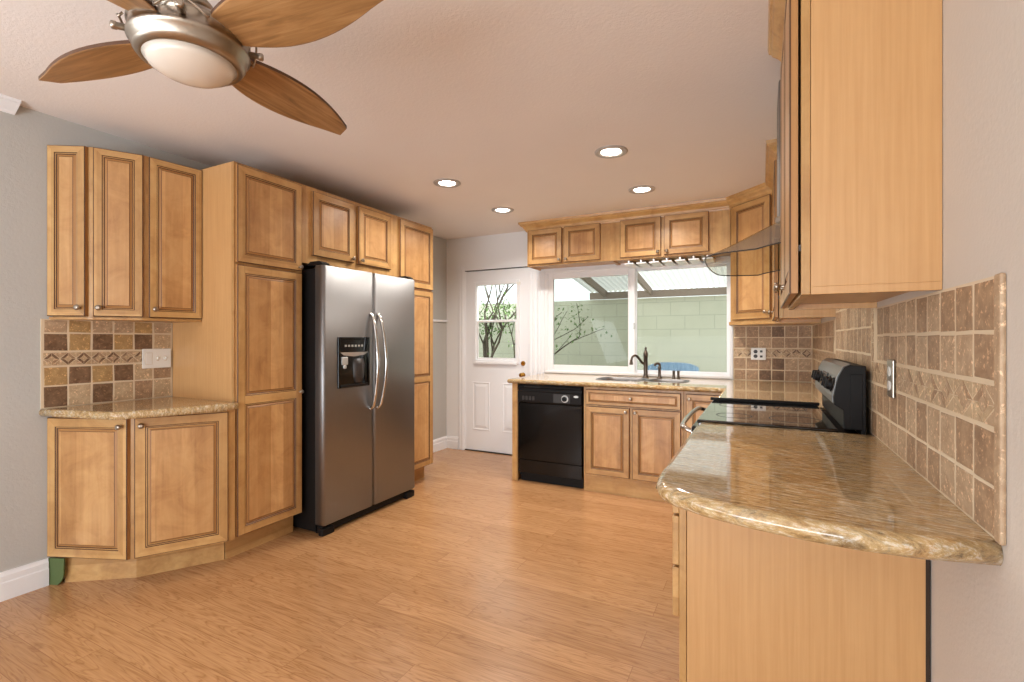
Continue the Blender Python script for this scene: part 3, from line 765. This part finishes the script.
# backguard in local coords: y = .255 + x_world
def lg(xw): return xw+.255
prof = [(lg(.350), .906), (lg(.350), 1.172), (lg(.300), 1.176), (lg(.280), 1.165), (lg(.262), 1.128), (lg(.246), 1.05), (lg(.248), 1.02), (lg(.278), 1.0), (lg(.278), .927), (lg(.335), .927), (lg(.335), .906)]
bgd = MB().extrude(prof, 'x', .004, RW-.004).build('backguard', 'black_satin', rg, bevel=.003)
mb = MB(); q = [(lg(.302), 1.178), (lg(.279), 1.1665), (lg(.2605), 1.129), (lg(.2445), 1.05), (lg(.246), 1.024)]
q2 = [(y+.002, z) for y, z in q[::-1]]
mb.extrude(q+q2, 'x', .03, RW-.03); mb.build('control_panel', 'steel', bgd)
nv = Vector((0, -math.cos(R(13)), math.sin(R(13))))
for i, x in enumerate((.09, .20, .565, .675)):
    mb = MB(); mb.lathe([(.030, 0), (.029, .004), (.024, .006), (.022, .019), (.018, .021)], (0, 0, 0), '-y', 20); mb.box(-.005, .005, -.027, -.019, -.02, .02)
    mb.build('knob', 'black_satin', bgd, loc=(x, lg(.252), 1.092), rot=(R(-12), 0, 0), bevel=.0015)
mb = MB(); mb.box(-.09, .09, -.004, .0, -.032, .032); mb.build('clock_display', 'black', bgd, loc=(.383, lg(.252), 1.095), rot=(R(-12), 0, 0), bevel=.002)
for x in (.145, .62):
    mb = MB(); mb.box(-.012, .012, -.003, .0, -.016, .016); mb.build('icon_plate', 'black', bgd, loc=(x, lg(.253), 1.10), rot=(R(-12), 0, 0))
mb = MB(); mb.box(RW-.0038, RW-.001, lg(.30), lg(.338), .93, 1.14); mb.build('end_cap', 'black_satin', bgd, bevel=.002)

# ------------------------------------------------------------------ range hood
hd = thing('range_hood', 'stainless chimney range hood with a curved smoked glass canopy', 'range hood', (.375, 2.63, 1.64))
mb = MB(); mb.box(-.310, -.001, -.15, .15, .18, .799); mb.build('chimney', 'steel', hd, bevel=.012, seg=3)
mb = MB(); mb.box(-.322, -.001, -.162, .162, .14, .18); mb.build('chimney_collar', 'nickel', hd, bevel=.004)
mb = MB(); mb.box(-.27, -.001, -.36, .36, .0, .045); mb.build('fan_box', 'steel', hd, bevel=.004)
mb = MB(); NU, NV = 28, 12; W2 = .45
for i in range(NU+1):
    t = -1+2*i/NU; yy = t*W2
    front = -(.555+.06*math.sqrt(max(0, 1-t*t))) + .16*abs(t)**12
    for j in range(NV+1):
        s = j/NV; x = front*s-.002
        z = .030 + .285*(1-t*t)*(1-s)**.9 - .035*s**3
        mb.v.append((x, yy, z))
for i in range(NU):
    for j in range(NV):
        a = i*(NV+1)+j; mb.f.append((a, a+1, a+NV+2, a+NV+1)); mb.mi.append(0); mb.sm.append(True)
canopy_pts = [mb.v[0*(NV+1)+j] for j in range(NV+1)] + [mb.v[i*(NV+1)+NV] for i in range(1, NU+1)] + [mb.v[NU*(NV+1)+j] for j in range(NV-1, -1, -1)]
gl = mb.build('glass_canopy', 'hood_glass', hd, fixn=False)
MB().tube(canopy_pts, .0028, 8).build('glass_edge', 'dark_grey', gl)

# ------------------------------------------------------------------ tile backsplashes
def tiled(origin_fn, cells, mi_fn, mb, th=.0052, j=.0018, gap=.0052):
    """pillowed stone tiles; cells are (u0,u1,v0,v1), origin_fn maps (u,v,depth) into the room"""
    for n, (u0, u1, v0, v1) in enumerate(cells):
        a, b, c, d = u0+gap/2, u1-gap/2, v0+gap/2, v1-gap/2
        if b-a < .006 or d-c < .006: continue
        def J(): return random.uniform(-j, j)
        base = [(a+J(), c+J()), (b+J(), c+J()), (b+J(), d+J()), (a+J(), d+J())]
        e = .004
        top = [(base[0][0]+e, base[0][1]+e), (base[1][0]-e, base[1][1]+e), (base[2][0]-e, base[2][1]-e), (base[3][0]+e, base[3][1]-e)]
        vs = [origin_fn(u, v, .003) for u, v in base]+[origin_fn(u, v, th) for u, v in base]+[origin_fn(u, v, th+.0014) for u, v in top]
        fs = [(i, (i+1) % 4, 4+(i+1) % 4, 4+i) for i in range(4)]+[(4+i, 4+(i+1) % 4, 8+(i+1) % 4, 8+i) for i in range(4)]+[(8, 9, 10, 11)]
        mb.add(vs, fs, mi_fn(n, u0, v0))
def mosaic(fn, u0, u1, v0, v1, pitch, mb, light, dark, along='u', th=.0062):
    """row of nested diamonds on triangles"""
    h = (v1-v0)
    n = max(1, round((u1-u0)/pitch)); p = (u1-u0)/n
    def put(poly, d0, d1, mi):
        k = len(poly); cu = sum(q[0] for q in poly)/k; cv = sum(q[1] for q in poly)/k
        sh = [(cu+(u-cu)*.93, cv+(v-cv)*.93) for u, v in poly]
        mp = (lambda u, v, d: fn(u, v, d)) if along == 'u' else (lambda u, v, d: fn(v, u, d))
        vs = [mp(u, v, d0) for u, v in sh]+[mp(u, v, d1) for u, v in sh]
        mb.add(vs, [tuple(range(k, 2*k))]+[(i, (i+1) % k, k+(i+1) % k, k+i) for i in range(k)], mi)
    vm = (v0+v1)/2
    for i in range(n):
        c = u0+(i+.5)*p; hw, hh = p/2, h/2-.003
        s = .5
        inner = [(c-hw*s, vm), (c, vm-hh*s), (c+hw*s, vm), (c, vm+hh*s)]
        put(inner, .003, th+.0006, light[random.randrange(len(light))])
        outer = [(c-hw, vm), (c, vm-hh), (c+hw, vm), (c, vm+hh)]
        for k in range(4):
            q = [outer[k], outer[(k+1) % 4], inner[(k+1) % 4], inner[k]]
            put(q, .003, th+.0006, dark[random.randrange(len(dark))])
        for sg in (-1, 1):
            put([(c-hw, vm+sg*.004), (c, vm+sg*hh), (c-hw, vm+sg*hh)], .003, th, light[random.randrange(len(light))])
            put([(c+hw, vm+sg*.004), (c, vm+sg*hh), (c+hw, vm+sg*hh)], .003, th, light[random.randrange(len(light))])
TM = ['t_tan', 't_brown', 't_dark', 't_gold', 't_light']
# left wall
ls = thing('tile_backsplash', 'chequered brown and gold stone tile backsplash on the left wall', 'backsplash', (XL, 1.12, .917))
fl = lambda u, v, d: (d, u, v)
MB().box(0, .0058, .0, .624, 0, .462).build('grout_bed', 'grout', ls)
vb = [0, .113, .213, .293, .389, .461]; ub = [.008+i*.102 for i in range(7)]
cmap = [[2, 4, 2, 4, 1, 4], [3, 2, 3, 2, 4, 1], None, [2, 3, 2, 3, 2, 4], [0, 3, 0, 0, 3, 0]]
cells = []; mats_ = []
for r in (0, 1, 3, 4):
    for c in range(6): cells.append((ub[c], ub[c+1], vb[r], vb[r+1])); mats_.append(cmap[r][c])
mb = MB(); tiled(fl, cells, lambda n, u, v: mats_[n], mb); mb.build('stone_tiles', TM, ls)
mb = MB(); mosaic(fl, .008, .618, vb[2]+.003, vb[3]-.003, .068, mb, [4, 4, 0], [2, 1, 0, 2]); mb.build('diamond_mosaic', TM, ls)
# right wall
rs = thing('tile_backsplash', 'tan travertine tile backsplash along the right wall behind the range', 'backsplash', (XR, 1.135, .917))
fr2 = lambda u, v, d: (-d, u, v)
mb = MB(); mb.box(-.0058, 0, .006, 3.604, 0, .471); mb.box(-.0058, 0, 1.085, 2.15, .471, 1.02); mb.build('grout_bed', 'grout', rs)
vb = [0, .092, .195, .279, .371, .470]
cells = []; u = .030
while u < 3.5:
    u1 = u+.1005
    for r in (0, 1, 3, 4):
        if u1 < 1.08 or u > 2.145 or r < 2:
            cells.append((u, min(u1, 3.6), vb[r], vb[r+1]))
    u = u1
for k in range(8):
    for i in range(10): cells.append((1.145+i*.1, 1.245+i*.1, .195+k*.1045 if k else .195, .195+(k+1)*.1045))
mb = MB(); tiled(fr2, cells, lambda n, u, v: random.choice([0, 1, 1, 0, 1, 0]), mb); mb.build('stone_tiles', TM, rs)
mb = MB(); mosaic(fr2, .03, 1.085, vb[2]+.002, vb[3]-.002, .105, mb, [4, 4, 0], [0, 1, 1, 4]); mosaic(fr2, 2.15, 3.59, vb[2]+.002, vb[3]-.002, .072, mb, [0, 4], [1, 0, 1])
mosaic(fr2, .20, 1.0, 1.088, 1.142, .072, mb, [0, 4], [1, 0], along='v')
mb.build('diamond_mosaic', TM, rs)
mb = MB(); mb.box(-.010, 0, .0, .026, 0, .473); mb.build('edge_trim', 't_tan', rs, bevel=.004)
# back wall
bs = thing('tile_backsplash', 'brown travertine tile backsplash between the window and the far right corner', 'backsplash', (WX1, YB, .917))
fb = lambda u, v, d: (u, -d, v)
MB().box(.003, .602, -.0058, 0, 0, .482).build('grout_bed', 'grout', bs)
cells = []
vb = [0, .092, .195, .279, .371, .470]
for r in (0, 1, 3, 4):
    for c in range(6): cells.append((.006+c*.0985, .006+(c+1)*.0985, vb[r], vb[r+1]))
mb = MB(); tiled(fb, cells, lambda n, u, v: random.choice([1, 1, 0, 1, 2]), mb); mb.build('stone_tiles', TM, bs)
mb = MB(); mosaic(fb, .006, .597, vb[2]+.002, vb[3]-.002, .073, mb, [0, 4], [1, 2, 0]); mb.build('diamond_mosaic', TM, bs)

# ------------------------------------------------------------------ outlets and switches
def plate(label, cat, loc, rz, wd, h, kind, name):
    p = thing(name, label, cat, loc, rz)
    MB().box(-wd/2, wd/2, -.006, 0, -h/2, h/2).build('cover_plate', 'nickel' if kind == 'metal' else 'white_plastic', p, bevel=.003)
    if kind == 'switch':
        mb = MB(); mb.box(-.062, -.028, -.0085, -.0055, -.034, .034); mb.build('rocker', 'white_plastic', p, bevel=.0015)
        mb = MB(); mb.box(-.0635, -.0265, -.0068, -.0058, -.0355, .0355); mb.build('rocker_bezel', 'grout', p)
        for x in (.003, .046):
            MB().extrude([(-.0055, -.012), (-.0055, .012), (-.016, .009), (-.018, .004)], 'x', x-.005, x+.005).build('toggle', 'white_plastic', p, bevel=.001)
            MB().box(x-.007, x+.007, -.0068, -.0058, -.014, .014).build('toggle_slot', 'grout', p)
    elif kind == 'outlet':
        MB().box(-.0, .0005, -.0, .0005, 0, .0005)
        for x in (-.022,):
            for z in (.02, -.02):
                mb = MB(); mb.lathe([(.016, 0), (.0155, .0015)], (x, -.006, z), '-y', 18); mb.build('socket', 'dark_grey', p)
        for z in (.022, -.022):
            mb = MB(); mb.box(.012, .032, -.0085, -.006, z-.009, z+.009); mb.build('toggle', 'dark_grey', p, bevel=.001)
    else:
        for z in (.022, -.022):
            mb = MB(); mb.lathe([(.0165, 0), (.016, .003)], (0, -.006, z), '-y', 18); mb.build('socket', 'white_plastic', p)
    return p
plate('white triple switch plate on the left chequered tile', 'switch', (XL+.0092, 1.655, 1.157), R(90), .158, .118, 'switch', 'switch_plate')
plate('white outlet and switch plate on the back wall tile', 'outlet', (-.030, YB-.0092, 1.146), 0, .116, .104, 'outlet', 'outlet_plate')
plate('satin metal outlet plate with white sockets on the right wall tile', 'outlet', (XR-.0092, 1.925, 1.150), R(-90), .078, .120, 'metal', 'outlet_plate')

# ------------------------------------------------------------------ recessed lights
LP = [(-2.092, 3.012, 'recessed ceiling light nearest the refrigerator'), (-2.083, 3.870, 'recessed ceiling light nearest the back door'),
      (-.836, 2.974, 'recessed ceiling light nearest the range and the camera'), (-.834, 3.835, 'recessed ceiling light nearest the sink')]
rl = None
for x, y, lb in LP:
    if rl is None:
        rl = thing('recessed_light', lb, 'ceiling light', (x, y, ZC-.0005), group='recessed lights in the kitchen ceiling')
        MB().lathe([(.102, 0), (.100, -.006), (.090, -.010), (.070, -.008), (.060, -.002), (.060, -.0005)], n=36, cap0=False, cap1=False).build('trim_ring', 'ring_grey', rl)
        MB().lathe([(.0595, -.0015), (.0595, -.0025), (.045, -.0045), (.02, -.0055)], n=36).build('lamp_lens', 'lamp', rl)
    else:
        c = copy_tree(rl); c.location = (x, y, ZC-.0005); c['label'] = lb
    lamp('can_lamp', 'AREA', (x, y, ZC-.03), (0, 0, 0), 7.0, (1.0, .95, .88), shape='DISK', size=.13, spread=R(150))

# ------------------------------------------------------------------ ceiling fan
FX, FY = -1.438, .812
cf = thing('ceiling_fan', 'brushed nickel ceiling fan with four oak blades and an opal light bowl', 'ceiling fan', (FX, FY, 2.428))
def zz(z): return z-2.44
hs = [(.114, 2.066), (.126, 2.066), (.136, 2.080), (.142, 2.100), (.148, 2.104), (.148, 2.112), (.144, 2.115), (.144, 2.140), (.148, 2.143), (.148, 2.150), (.138, 2.158), (.112, 2.178), (.075, 2.196), (.050, 2.204), (.046, 2.215)]
MB().lathe([(r, zz(z)) for r, z in hs], n=48).build('motor_housing', 'nickel', cf)
MB().lathe([(.024, zz(2.21)), (.05, zz(2.214)), (.055, zz(2.235)), (.04, zz(2.25)), (.018, zz(2.262)), (.016, zz(2.36))], n=28).build('downrod', 'nickel', cf)
MB().lathe([(.018, zz(2.352)), (.05, zz(2.362)), (.072, zz(2.405)), (.076, zz(2.4515))], n=32).build('canopy', 'nickel', cf)
MB().lathe([(.004, zz(2.022)), (.04, zz(2.025)), (.075, zz(2.034)), (.099, zz(2.048)), (.114, zz(2.066))], n=40).build('light_bowl', 'opal', cf)
def blade_mesh():
    mb = MB(); n = 24; L0, L1 = .115, .636
    up, dn = [], []
    for i in range(n+1):
        t = i/n; x = L0+(L1-L0)*t
        lead = .030*(1-.72*t)+.078*math.sin(math.pi*min(1, (t*.92+.02))**.85)**.85*(1-.1*t)
        trail = .030*(1-.72*t)+.066*math.sin(math.pi*min(1, (t*.88+.03))**.9)**.9
        up.append((x+.022*max(0, t-.9)*10*1.0, lead)); dn.append((x, -trail))
    pts = dn+up[::-1]
    pr = math.tan(R(12)); rings = []
    for sc, dz in ((.95, -.0075), (1, -.0055), (1, .0045), (.97, .006)):
        rings.append([(x, y*sc, zz(2.138)+dz-y*sc*pr) for x, y in pts])
    mb.loops(rings, [0, 1, 1], False)
    return mb
for k in range(4):
    a = R(97.5+90*k)
    b = blade_mesh().build('blade', ['blade', 'glaze'], cf, rot=(0, 0, a))
    mb = MB()
    mb.box(.10, .165, -.020, .020, zz(2.1455), zz(2.151))
    mb.build('blade_bracket', 'nickel', b)

for k in range(4):
    mb = MB()
    mb.lathe([(.009, .135), (.009, .168), (.011, .170), (.011, .180), (.006, .183)], (0, 0, zz(2.128)), 'x', 14)
    lp = [(.163*math.cos(R(t))-.0, .163*math.sin(R(t)), zz(2.128)+.030*math.cos(R(t*4.2))-.006) for t in range(-21, 22, 3)]
    lp = [(.142, lp[0][1]*1.02, zz(2.135))]+lp+[(.142, lp[-1][1]*1.02, zz(2.135))]
    mb.tube(lp, .0032, 8)
    mb.build('wire_bracket', 'nickel', cf, rot=(0, 0, R(52.5+90*k)))

# ------------------------------------------------------------------ outside
gr = tag(MB().box(-7, 5, YB+.14, 8.4, -.10, -.02).build('patio_ground', 'concrete'), 'concrete patio ground outside the window', 'ground', kind='structure')
tag(MB().box(-7, 5, 7.55, 7.75, -.02, 1.90).build('block_wall', 'block'), 'pale green painted block wall outside the window', 'wall', kind='structure')
pr_ = thing('patio_cover', 'corrugated translucent patio cover on timber beams outside the window', 'patio cover', (0, 7.5, 0))
mb = MB(); xs0, xs1, st = -2.45, 3.2, .019
ny = 2; nx = int((xs1-xs0)/st)
def roof_z(y): return 2.03+(7.62-y)*.15
for i in range(nx+1):
    x = xs0+i*st; dz = .017*math.sin(2*math.pi*x/.076)
    for y in (7.62, 4.93): mb.v.append((x, y-7.5, roof_z(y)+dz))
for i in range(nx):
    mb.f.append((2*i, 2*i+1, 2*i+3, 2*i+2)); mb.mi.append(0); mb.sm.append(True)
mb.build('corrugated_sheet', 'sheet', pr_, fixn=False)
MB().box(xs0, xs1, -.02, .02, 1.902, 2.01).build('wall_plate', 'weathered', pr_)
MB().box(xs0, xs1, -1.64, -1.60, 2.085, roof_z(5.9)-.02).build('purlin', 'weathered', pr_)
for x in (-2.2, -1.5, -.35, .8, 2.0):
    mb = MB(); vs = []
    for y, in ((7.6,), (4.95,)):
        for dx in (-.02, .02):
            for dz in (-.11, -.016): vs.append((x+dx, y-7.5, roof_z(y)+dz))
    mb.add(vs, [(0, 1, 3, 2), (4, 6, 7, 5), (0, 4, 5, 1), (2, 3, 7, 6), (0, 2, 6, 4), (1, 5, 7, 3)]); mb.build('rafter', 'weathered', pr_)
# tree outside the door
tr = thing('garden_tree', 'leafy shrub tree with bare grey branches outside the back door', 'tree', (-3.75, 6.35, -.02))
rng = random.Random(11); wood = MB(); leaves = MB()
def grow(p, d, L, r, lev):
    pts = [p]; q = p.copy(); dd = d.copy()
    for i in range(5):
        dd = (dd+Vector((rng.uniform(-.18, .18), rng.uniform(-.18, .18), rng.uniform(-.05, .14)))).normalized(); q = q+dd*L/5; pts.append(q.copy())
    wood.tube(pts, [r*(1-.45*i/5) for i in range(6)], 7)
    if lev < 3:
        for k in range(3 if lev else 4):
            i = rng.randint(2, 5); a = rng.uniform(0, 6.28)
            nd = (dd+Vector((math.cos(a), math.sin(a)*.6, rng.uniform(-.1, .5)))*.75).normalized()
            grow(pts[i], nd, L*rng.uniform(.55, .8), r*.5, lev+1)
    if lev >= 2:
        for i in range(rng.randint(22, 36)):
            c = pts[rng.randint(2, 5)]+Vector((rng.uniform(-.12, .12), rng.uniform(-.12, .12), rng.uniform(-.1, .1)))
            if not (1.35 < c.z < 1.85) and rng.random() < .75:
                continue
            u = Vector((rng.uniform(-1, 1), rng.uniform(-1, 1), rng.uniform(-1, .4))).normalized(); s_ = u.cross(Vector((.3, .2, 1))).normalized()
            l_, w_ = rng.uniform(.045, .08), rng.uniform(.010, .019)
            leaves.add([c, c+u*l_*.5+s_*w_, c+u*l_, c+u*l_*.5-s_*w_], [(0, 1, 2, 3)])
grow(Vector((0, 0, 0)), Vector((.12, 0, 1)), 1.25, .055, 0)
grow(Vector((.05, .0, .35)), Vector((.75, -.1, .75)), 1.15, .03, 1)
grow(Vector((.1, .0, .45)), Vector((.95, .15, .55)), 1.15, .026, 1)
grow(Vector((.0, .0, .6)), Vector((.6, -.3, .8)), 1.1, .024, 2)
wood.build('branches', 'bark', tr); leaves.build('foliage', 'leaf', tr, fixn=False)['kind'] = 'stuff'
# blue chair outside
ch = thing('patio_chair', 'blue plastic patio chair seen low through the right window pane', 'chair', (-.98, 6.0, .02))
mb = MB(); bk = []
for i in range(13):
    t = -1+i/6; bk.append((t*.30, .10*t*t*-1+.22, 0))
for i in range(12):
    for y0 in (0,):
        a, b = bk[i], bk[i+1]
        za = .965-.05*abs(-1+i/6)**4; zb = .965-.05*abs(-1+(i+1)/6)**4
        mb.add([(a[0], a[1], .42), (b[0], b[1], .42), (b[0], b[1]+.06, zb), (a[0], a[1]+.06, za)], [(0, 1, 2, 3)], smooth=True)
mb.build('backrest', 'blue', ch, solid=.03)
MB().box(-.27, .27, -.26, .21, .40, .435).build('seat', 'blue', ch, bevel=.012)
for sx in (-1, 1):
    for sy, yy in ((-1, -.24), (1, .2)):
        MB().tube([(sx*.24, yy, .41), (sx*.27, yy+.03*sy, -.04)], [.022, .018], 8).build('leg', 'blue', ch)
